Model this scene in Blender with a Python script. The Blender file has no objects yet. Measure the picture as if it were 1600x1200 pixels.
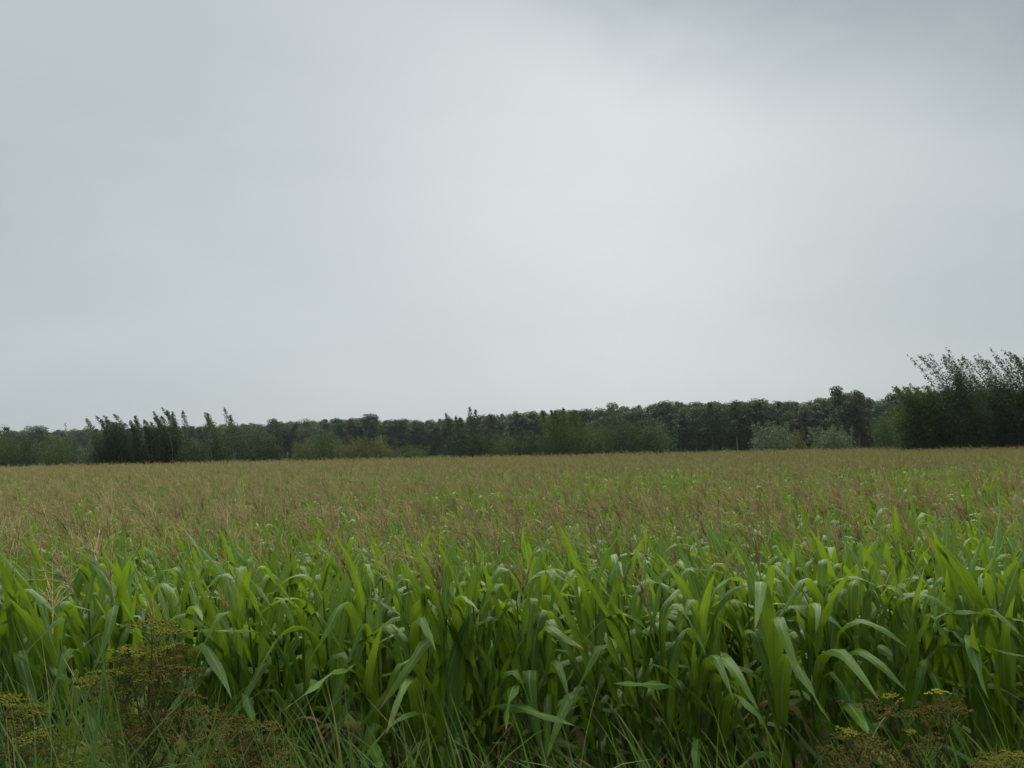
import bpy, math, random
import numpy as np
from mathutils import Matrix, Vector, Euler

R = math.radians
SC = bpy.context.scene
COL = SC.collection
rng = random.Random(7)
nrg = np.random.default_rng(11)

# ------------------------------------------------------------------ camera
EYE = Vector((0.0, 0.0, 2.35))
cam_d = bpy.data.cameras.new('camera')
cam_d.sensor_width = 36.0
cam_d.lens = 27.0
cam_d.clip_start = 0.05
cam_d.clip_end = 4000
cam = bpy.data.objects.new('camera', cam_d)
COL.objects.link(cam)
cam.matrix_world = Matrix.Translation(EYE) @ Matrix.Rotation(R(94.6), 4, 'X') @ Matrix.Rotation(R(-1.2), 4, 'Z')
SC.camera = cam

# ------------------------------------------------------------------ exposure
SC.view_settings.view_transform = 'Standard'
SC.view_settings.look = 'None'
SC.view_settings.gamma = 1.0
SC.view_settings.use_curve_mapping = False
SC.view_settings.exposure = 1.75
SC.cycles.max_bounces = 8
SC.cycles.diffuse_bounces = 4
SC.cycles.glossy_bounces = 2
SC.cycles.transmission_bounces = 4
SC.cycles.volume_bounces = 0
SC.cycles.use_denoising = True
SC.cycles.denoiser = 'OPENIMAGEDENOISE'

# ------------------------------------------------------------------ sky
SUN_EL, SUN_AZ = 64.0, 12.0            # azimuth measured from +Y towards +X
world = bpy.data.worlds.new('World')
SC.world = world
world.use_nodes = True
wt = world.node_tree
wt.nodes.clear()


def wn(kind, **kw):
    n = wt.nodes.new(kind)
    for k, v in kw.items():
        setattr(n, k, v)
    return n


def wmath(op, a, b=None, c=None):
    n = wn('ShaderNodeMath', operation=op)
    for i, v in enumerate((a, b, c)):
        if v is None:
            continue
        if isinstance(v, (int, float)):
            n.inputs[i].default_value = v
        else:
            wt.links.new(v, n.inputs[i])
    return n.outputs[0]


def wdir(az, el):
    a, e = R(az), R(el)
    return (math.sin(a) * math.cos(e), math.cos(a) * math.cos(e), math.sin(e))


tc = wn('ShaderNodeTexCoord')
DIR = tc.outputs['Generated']


def lobe(az, el, sigma):
    d = wn('ShaderNodeVectorMath', operation='DOT_PRODUCT')
    wt.links.new(DIR, d.inputs[0])
    d.inputs[1].default_value = wdir(az, el)
    k = 1.0 / (R(sigma) ** 2)
    return wmath('EXPONENT', wmath('MULTIPLY', wmath('SUBTRACT', d.outputs['Value'], 1.0), k))


sky = wn('ShaderNodeTexSky', sky_type='NISHITA', sun_disc=False)
sky.sun_elevation = R(SUN_EL)
sky.sun_rotation = R(SUN_AZ)
sky.air_density = 1.0
sky.dust_density = 2.0

sep = wn('ShaderNodeSeparateXYZ')
wt.links.new(DIR, sep.inputs[0])
# soft overcast mottling, squeezed vertically like cloud decks
mp = wn('ShaderNodeMapping')
mp.inputs['Scale'].default_value = (1.6, 1.6, 4.2)
mp.inputs['Location'].default_value = (0.35, 0.1, 0.2)
wt.links.new(DIR, mp.inputs[0])
nz = wn('ShaderNodeTexNoise')
nz.inputs['Scale'].default_value = 1.1
nz.inputs['Detail'].default_value = 3.5
nz.inputs['Roughness'].default_value = 0.45
nz.inputs['Distortion'].default_value = 0.5
wt.links.new(mp.outputs[0], nz.inputs['Vector'])
mottle = wmath('MULTIPLY', wmath('SUBTRACT', nz.outputs['Fac'], 0.5), 0.16)

bright = wmath('ADD', wmath('MULTIPLY', lobe(9, 20, 14), 0.20), wmath('MULTIPLY', lobe(-4, 24, 26), 0.09))
bright = wmath('ADD', bright, mottle)
# a darker blue-grey cloud deck that closes over the upper right and overhead
mp2 = wn('ShaderNodeMapping')
mp2.inputs['Scale'].default_value = (1.5, 2.4, 3.4)
mp2.inputs['Rotation'].default_value = (0, R(-16), 0)
wt.links.new(DIR, mp2.inputs[0])
nz2 = wn('ShaderNodeTexNoise')
nz2.inputs['Scale'].default_value = 2.2
nz2.inputs['Detail'].default_value = 4.0
nz2.inputs['Roughness'].default_value = 0.52
nz2.inputs['Distortion'].default_value = 0.4
wt.links.new(mp2.outputs[0], nz2.inputs['Vector'])
n2c = wmath('SUBTRACT', nz2.outputs['Fac'], 0.5)
deck_x = wmath('ADD', wmath('ADD', sep.outputs[2], wmath('MULTIPLY', sep.outputs[0], 0.29)), wmath('MULTIPLY', n2c, 0.12))
deck_n = wn('ShaderNodeMapRange', interpolation_type='SMOOTHSTEP')
deck_n.inputs['From Min'].default_value = 0.44
deck_n.inputs['From Max'].default_value = 0.64
wt.links.new(deck_x, deck_n.inputs['Value'])
deck = wmath('MULTIPLY', deck_n.outputs['Result'], wmath('ADD', 0.26, wmath('MULTIPLY', n2c, 0.25)))
fine = wmath('MULTIPLY', n2c, 0.07)
bright = wmath('ADD', bright, fine)
# base colour: bluer on the left and higher up, neutral grey at the horizon
left = wmath('MULTIPLY', lobe(-42, 20, 24), 1.0)
mixc = wn('ShaderNodeMix', data_type='RGBA')
mixc.inputs['A'].default_value = (0.470, 0.525, 0.530, 1)
mixc.inputs['B'].default_value = (0.468, 0.531, 0.556, 1)
wt.links.new(left, mixc.inputs['Factor'])
addv = wn('ShaderNodeVectorMath', operation='ADD')
wt.links.new(mixc.outputs['Result'], addv.inputs[0])
cmb = wn('ShaderNodeCombineXYZ')
for q, (kb, kd) in enumerate(((1.04, 1.06), (1.0, 1.0), (0.94, 0.86))):
    wt.links.new(wmath('SUBTRACT', wmath('MULTIPLY', bright, kb), wmath('MULTIPLY', deck, kd)), cmb.inputs[q])
wt.links.new(cmb.outputs[0], addv.inputs[1])
sc10 = wn('ShaderNodeVectorMath', operation='SCALE')
sc10.inputs['Scale'].default_value = 2.72
wt.links.new(addv.outputs[0], sc10.inputs[0])
thin = wn('ShaderNodeMix', data_type='RGBA')
thin.inputs['Factor'].default_value = 0.025
wt.links.new(sc10.outputs[0], thin.inputs['A'])
wt.links.new(sky.outputs[0], thin.inputs['B'])
bg = wn('ShaderNodeBackground')
bg.inputs['Strength'].default_value = 0.1
wt.links.new(thin.outputs['Result'], bg.inputs['Color'])
wo = wn('ShaderNodeOutputWorld')
wt.links.new(bg.outputs[0], wo.inputs['Surface'])

# ------------------------------------------------------------------ veiled sun
sun_d = bpy.data.lights.new('sun', 'SUN')
sun_d.energy = 1.5
sun_d.angle = R(80)
sun_d.color = (1.0, 0.96, 0.88)
sun = bpy.data.objects.new('sun', sun_d)
COL.objects.link(sun)
sd = Vector(wdir(SUN_AZ, SUN_EL))
sun.rotation_euler = (-sd).to_track_quat('-Z', 'Y').to_euler()

# ------------------------------------------------------------------ helpers


def tag(o, label=None, cat=None, group=None, kind=None):
    if label:
        o['label'] = label
    if cat:
        o['category'] = cat
    if group:
        o['group'] = group
    if kind:
        o['kind'] = kind
    return o


def empty(name, loc, rot=(0, 0, 0), scale=1.0):
    o = bpy.data.objects.new(name, None)
    o.empty_display_size = 0.1
    COL.objects.link(o)
    o.location = loc
    o.rotation_euler = rot
    o.scale = (scale,) * 3
    return o


def put(name, mesh, parent=None, mat4=None):
    o = bpy.data.objects.new(name, mesh)
    COL.objects.link(o)
    if parent is not None:
        o.parent = parent
    if mat4 is not None:
        o.matrix_local = mat4
    return o


class MB:
    """collects triangles / quads (as numpy blocks) into one mesh"""

    def __init__(self):
        self.v, self.f4, self.f3, self.u4, self.u3, self.m4, self.m3 = [], [], [], [], [], [], []
        self.n = 0

    def add(self, v, f4=None, uv=None, f3=None, mat=0):
        v = np.asarray(v, np.float32).reshape(-1, 3)
        if uv is None:
            uv = np.zeros((len(v), 2), np.float32)
        uv = np.asarray(uv, np.float32)
        if f4 is not None and len(f4):
            f4 = np.asarray(f4, np.int32)
            self.f4.append(f4 + self.n)
            self.u4.append(uv[f4].reshape(-1, 2))
            self.m4.append(np.full(len(f4), mat, np.int32))
        if f3 is not None and len(f3):
            f3 = np.asarray(f3, np.int32)
            self.f3.append(f3 + self.n)
            self.u3.append(uv[f3].reshape(-1, 2))
            self.m3.append(np.full(len(f3), mat, np.int32))
        self.v.append(v)
        self.n += len(v)

    def mesh(self, name, mats, smooth=True):
        me = bpy.data.meshes.new(name)
        V = np.concatenate(self.v)
        f4 = np.concatenate(self.f4) if self.f4 else np.zeros((0, 4), np.int32)
        f3 = np.concatenate(self.f3) if self.f3 else np.zeros((0, 3), np.int32)
        me.vertices.add(len(V))
        me.vertices.foreach_set('co', V.ravel())
        nl = len(f4) * 4 + len(f3) * 3
        me.loops.add(nl)
        me.loops.foreach_set('vertex_index', np.concatenate([f4.ravel(), f3.ravel()]))
        me.polygons.add(len(f4) + len(f3))
        st = np.concatenate([np.arange(len(f4)) * 4, len(f4) * 4 + np.arange(len(f3)) * 3]).astype(np.int32)
        me.polygons.foreach_set('loop_start', st)
        uvl = me.uv_layers.new(name='uv')
        parts = self.u4 + self.u3
        uvl.data.foreach_set('uv', np.concatenate(parts).ravel().astype(np.float32))
        me.polygons.foreach_set('material_index', np.concatenate(self.m4 + self.m3))
        me.polygons.foreach_set('use_smooth', np.full(len(f4) + len(f3), smooth))
        for m in (mats if isinstance(mats, (list, tuple)) else [mats]):
            me.materials.append(m)
        me.update()
        me.validate()
        return me


def xf(v, M):
    """apply a 4x4 to an (n,3) array"""
    A = np.array(M, np.float32)
    return v @ A[:3, :3].T + A[:3, 3]


def tube(pts, rad, sides=5):
    """tapered tube through pts (n,3) with radii rad (n)"""
    pts = np.asarray(pts, np.float32)
    n = len(pts)
    d = np.gradient(pts, axis=0)
    d /= np.linalg.norm(d, axis=1)[:, None] + 1e-9
    ref = np.where(np.abs(d[:, 2:3]) < 0.9, np.array([[0, 0, 1.0]]), np.array([[1.0, 0, 0]]))
    a = np.cross(d, ref)
    a /= np.linalg.norm(a, axis=1)[:, None] + 1e-9
    b = np.cross(d, a)
    th = np.arange(sides) / sides * 2 * math.pi
    ring = (a[:, None, :] * np.cos(th)[None, :, None] + b[:, None, :] * np.sin(th)[None, :, None])
    V = pts[:, None, :] + ring * np.asarray(rad, np.float32)[:, None, None]
    i = np.arange(n - 1)[:, None] * sides
    j = np.arange(sides)[None, :]
    k = (j + 1) % sides
    F = np.stack([i + j, i + k, i + sides + k, i + sides + j], -1).reshape(-1, 4)
    uv = np.zeros((n * sides, 2), np.float32)
    uv[:, 1] = np.repeat(np.linspace(0, 1, n), sides)
    return V.reshape(-1, 3), F, uv


def quads(c, a, b):
    """diamond leaf faces at centres c with half axes a, b"""
    n = len(c)
    V = np.stack([c - a, c - b * 0.8 - a * 0.1, c + a, c + b * 0.8 - a * 0.1], 1).reshape(-1, 3)
    F = np.arange(n * 4).reshape(-1, 4)
    uv = np.tile(np.array([[0.5, 0], [0, 0.5], [0.5, 1], [1, 0.5]], np.float32), (n, 1))
    return V, F, uv


def unit(v):
    return v / (np.linalg.norm(v, axis=-1, keepdims=True) + 1e-9)


# ------------------------------------------------------------------ materials


def new_mat(name):
    m = bpy.data.materials.new(name)
    m.use_nodes = True
    t = m.node_tree
    t.nodes.clear()
    out = t.nodes.new('ShaderNodeOutputMaterial')
    return m, t, out


def nd(t, kind, ins=None, **kw):
    n = t.nodes.new(kind)
    for k, v in kw.items():
        setattr(n, k, v)
    for k, v in (ins or {}).items():
        s = n.inputs[k]
        if isinstance(v, bpy.types.NodeSocket):
            t.links.new(v, s)
        else:
            s.default_value = v
    return n


def rgb(*c):
    return (c[0], c[1], c[2], 1.0)


def mixrgb(t, fac, a, b, blend='MIX'):
    n = nd(t, 'ShaderNodeMix', {'Factor': fac, 'A': a, 'B': b}, data_type='RGBA', blend_type=blend)
    return n.outputs['Result']


def mth(t, op, a, b=0.0, c=0.0, clamp=False):
    return nd(t, 'ShaderNodeMath', {0: a, 1: b, 2: c}, operation=op, use_clamp=clamp).outputs[0]


def smooth(t, x, lo, hi):
    n = nd(t, 'ShaderNodeMapRange', {'Value': x, 'From Min': lo, 'From Max': hi, 'To Min': 0.0, 'To Max': 1.0}, interpolation_type='SMOOTHSTEP')
    return n.outputs['Result']


def leaf_material(name, deep, light, trans, tfac=0.35, rough=0.42, spec=0.5, blade=True, dry=None, dry_amt=0.0, hue_by_object=True):
    """foliage: per-object and per-spot colour change, veins along the blade, light coming through"""
    m, t, out = new_mat(name)
    info = nd(t, 'ShaderNodeObjectInfo')
    uv = nd(t, 'ShaderNodeUVMap', uv_map='uv')
    s = nd(t, 'ShaderNodeSeparateXYZ', {0: uv.outputs[0]})
    u, v = s.outputs[0], s.outputs[1]
    geo = nd(t, 'ShaderNodeNewGeometry')
    tco = nd(t, 'ShaderNodeTexCoord')
    nz = nd(t, 'ShaderNodeTexNoise', {'Vector': tco.outputs['Object'], 'Scale': 7.0, 'Detail': 3.0})
    f = mth(t, 'ADD', mth(t, 'MULTIPLY', info.outputs['Random'], 0.75), mth(t, 'MULTIPLY', mth(t, 'SUBTRACT', nz.outputs['Fac'], 0.4), 0.9), clamp=True)
    if not hue_by_object:
        f = mth(t, 'ADD', mth(t, 'MULTIPLY', geo.outputs['Random Per Island'], 0.8), mth(t, 'MULTIPLY', info.outputs['Random'], 0.25), clamp=True)
    col = mixrgb(t, f, rgb(*deep), rgb(*light))
    bump = None
    if blade:
        # fine parallel veins and a pale midrib
        vein = mth(t, 'SINE', mth(t, 'MULTIPLY', u, 120.0))
        vn = nd(t, 'ShaderNodeTexNoise', {'Vector': nd(t, 'ShaderNodeCombineXYZ', {0: mth(t, 'MULTIPLY', u, 26.0), 1: mth(t, 'MULTIPLY', v, 1.2), 2: mth(t, 'MULTIPLY', info.outputs['Random'], 50.0)}).outputs[0], 'Scale': 1.0, 'Detail': 2.0})
        streak = mth(t, 'ADD', mth(t, 'MULTIPLY', vein, 0.16), mth(t, 'MULTIPLY', mth(t, 'SUBTRACT', vn.outputs['Fac'], 0.5), 1.3))
        col = mixrgb(t, mth(t, 'ADD', 0.2, streak, clamp=True), col, rgb(*[c * 1.9 for c in light]))
        rib = mth(t, 'ABSOLUTE', mth(t, 'SUBTRACT', u, 0.5))
        ribm = mth(t, 'SUBTRACT', 1.0, smooth(t, rib, 0.03, 0.085))
        ribm = mth(t, 'MULTIPLY', ribm, mth(t, 'SUBTRACT', 1.0, smooth(t, v, 0.55, 1.0)))
        col = mixrgb(t, mth(t, 'MULTIPLY', ribm, 0.75), col, rgb(0.30, 0.38, 0.17))
        bump = nd(t, 'ShaderNodeBump', {'Strength': 0.25, 'Distance': 0.004, 'Height': mth(t, 'ADD', vein, mth(t, 'MULTIPLY', ribm, -3.0))}).outputs[0]
    if blade:
        sn = nd(t, 'ShaderNodeTexNoise', {'Vector': tco.outputs['Object'], 'Scale': 46.0, 'Detail': 2.0})
        spot = mth(t, 'MULTIPLY', smooth(t, sn.outputs['Fac'], 0.66, 0.72), 0.7)
        col = mixrgb(t, spot, col, rgb(0.20, 0.17, 0.05))
    if dry is not None:
        tip = smooth(t, mth(t, 'ADD', v, mth(t, 'MULTIPLY', mth(t, 'SUBTRACT', info.outputs['Random'] if hue_by_object else geo.outputs['Random Per Island'], 0.5), 0.7)), 1.0 - dry_amt, 1.25 - dry_amt * 0.6)
        col = mixrgb(t, tip, col, rgb(*dry))
        trc = mixrgb(t, tip, rgb(*trans), rgb(*[c * 0.6 for c in dry]))
    else:
        trc = rgb(*trans)
    ins = {'Base Color': col, 'Roughness': rough, 'Specular IOR Level': spec}
    if bump is not None:
        ins['Normal'] = bump
    p = nd(t, 'ShaderNodeBsdfPrincipled', ins)
    tb = nd(t, 'ShaderNodeBsdfTranslucent', {'Color': trc})
    mx = nd(t, 'ShaderNodeMixShader', {0: tfac, 1: p.outputs[0], 2: tb.outputs[0]})
    t.links.new(mx.outputs[0], out.inputs[0])
    return m


def plain_material(name, a, b, rough=0.8, scale=30.0, spec=0.25, translucent=0.0):
    m, t, out = new_mat(name)
    info = nd(t, 'ShaderNodeObjectInfo')
    geo = nd(t, 'ShaderNodeNewGeometry')
    tco = nd(t, 'ShaderNodeTexCoord')
    nz = nd(t, 'ShaderNodeTexNoise', {'Vector': tco.outputs['Object'], 'Scale': scale, 'Detail': 4.0})
    f = mth(t, 'ADD', mth(t, 'MULTIPLY', info.outputs['Random'], 0.75), mth(t, 'MULTIPLY', mth(t, 'SUBTRACT', nz.outputs['Fac'], 0.38), 1.0), clamp=True)
    col = mixrgb(t, f, rgb(*a), rgb(*b))
    p = nd(t, 'ShaderNodeBsdfPrincipled', {'Base Color': col, 'Roughness': rough, 'Specular IOR Level': spec})
    sh = p.outputs[0]
    if translucent:
        tb = nd(t, 'ShaderNodeBsdfTranslucent', {'Color': col})
        sh = nd(t, 'ShaderNodeMixShader', {0: translucent, 1: sh, 2: tb.outputs[0]}).outputs[0]
    t.links.new(sh, out.inputs[0])
    return m


M_LEAF = leaf_material('corn_leaf', (0.043, 0.118, 0.014), (0.104, 0.196, 0.024), (0.23, 0.36, 0.018), tfac=0.36, rough=0.42, spec=0.42, dry=(0.32, 0.24, 0.08), dry_amt=-0.14)
M_DRYLEAF = leaf_material('withered_corn_leaf', (0.20, 0.11, 0.035), (0.33, 0.21, 0.08), (0.22, 0.13, 0.03), tfac=0.25, rough=0.75, spec=0.2)
M_STALK = plain_material('corn_stalk', (0.060, 0.120, 0.020), (0.12, 0.17, 0.035), 0.5, 14.0, 0.4)
M_TASSEL = plain_material('corn_tassel', (0.30, 0.248, 0.102), (0.57, 0.485, 0.238), 0.85, 45.0, 0.15, 0.25)
M_GRASS = leaf_material('verge_grass', (0.032, 0.085, 0.022), (0.085, 0.155, 0.045), (0.17, 0.26, 0.04), tfac=0.30, rough=0.55, spec=0.2, blade=False, dry=(0.38, 0.32, 0.17), dry_amt=-0.08, hue_by_object=False)
M_DRYGRASS = plain_material('dry_grass', (0.30, 0.22, 0.10), (0.52, 0.42, 0.24), 0.8, 20.0, 0.2, 0.2)
M_WEEDSTEM = plain_material('weed_stem', (0.07, 0.09, 0.02), (0.15, 0.12, 0.04), 0.7, 25.0)
M_UMBEL_G = plain_material('seed_head_olive', (0.095, 0.115, 0.014), (0.21, 0.22, 0.028), 0.8, 60.0, 0.15, 0.2)
M_UMBEL_B = plain_material('seed_head_brown', (0.075, 0.072, 0.015), (0.155, 0.135, 0.030), 0.85, 60.0, 0.15, 0.15)
M_UMBEL_Y = plain_material('flower_head_yellow', (0.20, 0.21, 0.02), (0.38, 0.36, 0.04), 0.7, 60.0, 0.15, 0.2)
M_WEEDLEAF = leaf_material('weed_leaf', (0.05, 0.09, 0.012), (0.13, 0.15, 0.025), (0.2, 0.24, 0.03), tfac=0.3, blade=False, spec=0.1, rough=0.8)
M_BARK = plain_material('bark_grey', (0.08, 0.075, 0.06), (0.20, 0.19, 0.165), 0.9, 9.0)
M_BIRCH = plain_material('bark_pale', (0.20, 0.20, 0.18), (0.42, 0.41, 0.38), 0.85, 5.0)
TREE_LEAF = {}
for nm, d, l, tr in (
        ('leaf_dark', (0.020, 0.042, 0.014), (0.045, 0.080, 0.023), (0.05, 0.10, 0.016)),
        ('leaf_green', (0.034, 0.070, 0.017), (0.074, 0.120, 0.030), (0.10, 0.17, 0.025)),
        ('leaf_olive', (0.070, 0.092, 0.018), (0.135, 0.150, 0.030), (0.16, 0.19, 0.03)),
        ('leaf_silver', (0.060, 0.095, 0.040), (0.22, 0.27, 0.175), (0.12, 0.17, 0.06)),
        ('leaf_forest', (0.021, 0.050, 0.027), (0.052, 0.090, 0.043), (0.05, 0.11, 0.035)),
        ('leaf_forest_dull', (0.045, 0.060, 0.030), (0.075, 0.085, 0.045), (0.07, 0.09, 0.03))):
    TREE_LEAF[nm] = leaf_material(nm, d, l, tr, tfac=0.28, rough=0.55, spec=0.3, blade=False, hue_by_object=False)

# soil and verge: one ground sheet, earth under the crop, turf on the bank and beyond
m, t, out = new_mat('ground')
tco = nd(t, 'ShaderNodeTexCoord')
sp = nd(t, 'ShaderNodeSeparateXYZ', {0: tco.outputs['Object']})
n1 = nd(t, 'ShaderNodeTexNoise', {'Vector': tco.outputs['Object'], 'Scale': 1.4, 'Detail': 8.0, 'Roughness': 0.65})
n2 = nd(t, 'ShaderNodeTexNoise', {'Vector': tco.outputs['Object'], 'Scale': 22.0, 'Detail': 5.0})
soil = mixrgb(t, n2.outputs['Fac'], rgb(0.055, 0.038, 0.024), rgb(0.13, 0.095, 0.06))
turf = mixrgb(t, n1.outputs['Fac'], rgb(0.020, 0.040, 0.010), rgb(0.055, 0.065, 0.020))
edge = mth(t, 'ADD', sp.outputs[1], mth(t, 'MULTIPLY', mth(t, 'SUBTRACT', n1.outputs['Fac'], 0.5), 1.0))
infield = mth(t, 'MULTIPLY', smooth(t, edge, 3.8, 4.3), mth(t, 'SUBTRACT', 1.0, smooth(t, edge, 99.0, 101.0)))
gcol = mixrgb(t, infield, turf, soil)
bmp = nd(t, 'ShaderNodeBump', {'Strength': 0.6, 'Distance': 0.03, 'Height': n2.outputs['Fac']})
p = nd(t, 'ShaderNodeBsdfPrincipled', {'Base Color': gcol, 'Roughness': 1.0, 'Specular IOR Level': 0.0, 'Normal': bmp.outputs[0]})
t.links.new(p.outputs[0], out.inputs[0])
M_GROUND = m

# ------------------------------------------------------------------ terrain


def sstep(x, a, b):
    t_ = np.clip((np.asarray(x, float) - a) / (b - a), 0, 1)
    return t_ * t_ * (3 - 2 * t_)


def ground_z(x, y):
    """bank at the roadside, then a field that falls away gently"""
    x = np.asarray(x, float)
    y = np.asarray(y, float)
    bank = 0.70 * (1 - sstep(y, 2.3, 4.1))
    dip = -0.86 * (1 - np.exp(-np.clip(y - 4.0, 0, None) / 13.0))
    und = 0.05 * np.sin(x * 0.21 + 1.0) * np.sin(y * 0.17) * sstep(y, 4, 12) * (1 - 0.6 * sstep(y, 60, 100))
    return bank + dip + und


def gz(x, y):
    return float(ground_z(x, y))


ys = np.concatenate([np.linspace(-60, 0, 8), np.linspace(0.4, 5, 24), np.linspace(5.5, 30, 32), np.linspace(33, 130, 34), np.linspace(150, 1500, 20)])
xs = np.concatenate([np.linspace(-1200, -120, 10), np.linspace(-100, -10, 24), np.linspace(-9, 9, 37), np.linspace(10, 100, 24), np.linspace(120, 1200, 10)])
X, Y = np.meshgrid(xs, ys)
Z = ground_z(X, Y) + (nrg.random(X.shape) - 0.5) * 0.03
g = MB()
nx = len(xs)
ii = np.arange(len(ys) - 1)[:, None] * nx
jj = np.arange(nx - 1)[None, :]
F = np.stack([ii + jj, ii + jj + 1, ii + nx + jj + 1, ii + nx + jj], -1).reshape(-1, 4)
g.add(np.stack([X, Y, Z], -1).reshape(-1, 3), F)
ground = put('ground', g.mesh('ground', M_GROUND))
tag(ground, kind='structure')

# ------------------------------------------------------------------ corn


def leaf_arrays(kind, r, nseg=13, cross=4):
    """a unit-length corn leaf: base at the origin, rising along +Z and bending out along +X"""
    t_ = np.linspace(0, 1, nseg + 1)
    a0 = R(r.uniform(6, 20))
    if kind == 'erect':
        a1 = R(r.uniform(18, 45))
        ang = a0 + (a1 - a0) * t_ ** 1.6
    elif kind == 'arch':
        a1 = R(r.uniform(115, 160))
        ang = a0 + (a1 - a0) * sstep(t_, r.uniform(0.1, 0.25), r.uniform(0.8, 1.0))
    elif kind == 'fold':
        k = r.uniform(0.42, 0.66)
        ang = a0 + R(r.uniform(8, 22)) * t_ + R(r.uniform(105, 150)) * sstep(t_, k - 0.07, k + 0.09)
    else:                                   # 'flat': held out sideways
        ang = R(r.uniform(25, 45)) + R(r.uniform(40, 65)) * sstep(t_, 0.05, 0.6)
    ds = 1.0 / nseg
    side = np.cumsum(np.concatenate([[0], np.full(nseg, ds)])) ** 2 * r.uniform(-0.22, 0.22)
    cx = np.concatenate([[0], np.cumsum(np.sin((ang[1:] + ang[:-1]) / 2) * ds)])
    cz = np.concatenate([[0], np.cumsum(np.cos((ang[1:] + ang[:-1]) / 2) * ds)])
    C = np.stack([cx, side, cz], 1)
    T = unit(np.gradient(C, axis=0))
    tw = R(r.uniform(-55, 55)) * t_ ** 1.3 + R(r.uniform(-10, 10))
    B = np.tile(np.array([[0, 1.0, 0]]), (nseg + 1, 1))
    B = unit(B - T * (B * T).sum(1, keepdims=True))
    N = np.cross(B, T)                       # upper side faces inwards / up
    B2 = B * np.cos(tw)[:, None] + N * np.sin(tw)[:, None]
    N2 = -B * np.sin(tw)[:, None] + N * np.cos(tw)[:, None]
    w = np.minimum(1, 0.62 + 1.9 * t_) * np.clip(1 - t_ ** 3.4, 0, 1) ** 0.9
    W = (0.034 if kind == 'erect' else 0.037) * w + 0.0006                   # half width for unit length
    ph = r.uniform(0, 6.28)
    fr = r.uniform(14, 26)
    V = []
    us = np.linspace(-1, 1, cross + 1)
    keel = 0.55 * (1 - 0.7 * t_)
    for q in us:
        wave = 0.48 * q * q * W * np.sin(fr * t_ + ph + (1.9 if q > 0 else 0)) * np.minimum(1, 3 * t_)
        V.append(C + B2 * (W * q)[:, None] + N2 * ((np.abs(q) * keel * W) + wave)[:, None])
    V = np.stack(V, 1).reshape(-1, 3)
    c1 = cross + 1
    i = np.arange(nseg)[:, None] * c1
    j = np.arange(cross)[None, :]
    F = np.stack([i + j, i + j + 1, i + c1 + j + 1, i + c1 + j], -1).reshape(-1, 4)
    uv = np.stack([np.tile((us + 1) / 2, nseg + 1), np.repeat(t_, c1)], 1)
    return V, F, uv


def stalk_arrays(h, r, sides=6):
    z = np.linspace(0, h, 7)
    bend = r.uniform(-0.02, 0.05)
    pts = np.stack([-bend * (z / h) ** 2, np.zeros(7), z], 1)
    return tube(pts, np.linspace(0.0125, 0.0045, 7), sides)


def tassel_arrays(r, detail=True):
    """branching tan tassel, 0.36 m tall with its stem, leaning with the wind (-X of its own frame)"""
    mb = MB()
    H = r.uniform(0.36, 0.46)
    lean = r.uniform(0.02, 0.12)
    n = 8 if detail else 4

    def branch(p0, p1, sag, r0):
        tt = np.linspace(0, 1, n)
        P = p0[None] * (1 - tt)[:, None] + p1[None] * tt[:, None]
        P[:, 0] -= sag * tt ** 2
        P[:, 2] -= abs(sag) * 0.5 * tt ** 2
        rad = r0 * (1 - 0.65 * tt)
        if detail:
            rad = rad * (1 + 0.35 * np.cos(np.arange(n) * math.pi))
        mb.add(*tube(P, rad, 3))
        if detail:
            k = 14
            s = np.sort(nrg.uniform(0.08, 1.0, k))
            c = np.stack([np.interp(s, tt, P[:, q]) for q in range(3)], 1)
            d = unit(p1 - p0)[None] + nrg.normal(0, 0.55, (k, 3))
            d = unit(d) * 0.0078
            o = unit(np.cross(d, nrg.normal(0, 1, (k, 3)))) * 0.0032
            v, f, u = quads(c + d * 0.8, d, o)
            mb.add(v, f, u)

    top = np.array([-lean, r.uniform(-0.03, 0.03), H])
    stem_r = 0.0046 if detail else 0.0062
    branch(np.array([0, 0, 0.0]), top, r.uniform(0, 0.05), stem_r)
    nb = r.randint(8, 13) if detail else 7
    for i in range(nb):
        f = r.uniform(0.28, 0.60)
        a = r.uniform(0, 2 * math.pi)
        L = r.uniform(0.15, 0.25)
        e = R(r.uniform(46, 80))
        p0 = top * f
        p1 = p0 + np.array([math.cos(a) * math.cos(e) * L - 0.03, math.sin(a) * math.cos(e) * L, math.sin(e) * L])
        branch(p0, p1, r.uniform(0.0, 0.07), 0.0037 if detail else 0.0056)
    return mb


LEAFR = random.Random(21)
KINDS = ['erect'] * 9 + ['arch'] * 8 + ['fold'] * 8 + ['flat'] * 5
LEAVES = {k: [] for k in set(KINDS)}
for k in KINDS:
    st = LEAFR.getstate()
    v, f, u = leaf_arrays(k, LEAFR)
    LEAFR2 = random.Random()
    LEAFR2.setstate(st)
    lo = leaf_arrays(k, LEAFR2, 7, 2)
    LEAFR2.setstate(st)
    lo2 = leaf_arrays(k, LEAFR2, 5, 2)
    mb = MB()
    mb.add(v, f, u)
    LEAVES[k].append((mb.mesh('corn_leaf', M_LEAF), lo, lo2))
DRY = []
for q in range(5):
    mb = MB()
    v, f, u = leaf_arrays('arch', LEAFR)
    mb.add(v, f, u)
    DRY.append(mb.mesh('withered_corn_leaf', M_DRYLEAF))
STALKS = []
for q in range(5):
    mb = MB()
    mb.add(*stalk_arrays(1.0, LEAFR))
    STALKS.append(mb.mesh('corn_stalk', M_STALK))
TASSELS = [tassel_arrays(LEAFR).mesh('corn_tassel', M_TASSEL) for q in range(10)]


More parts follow.
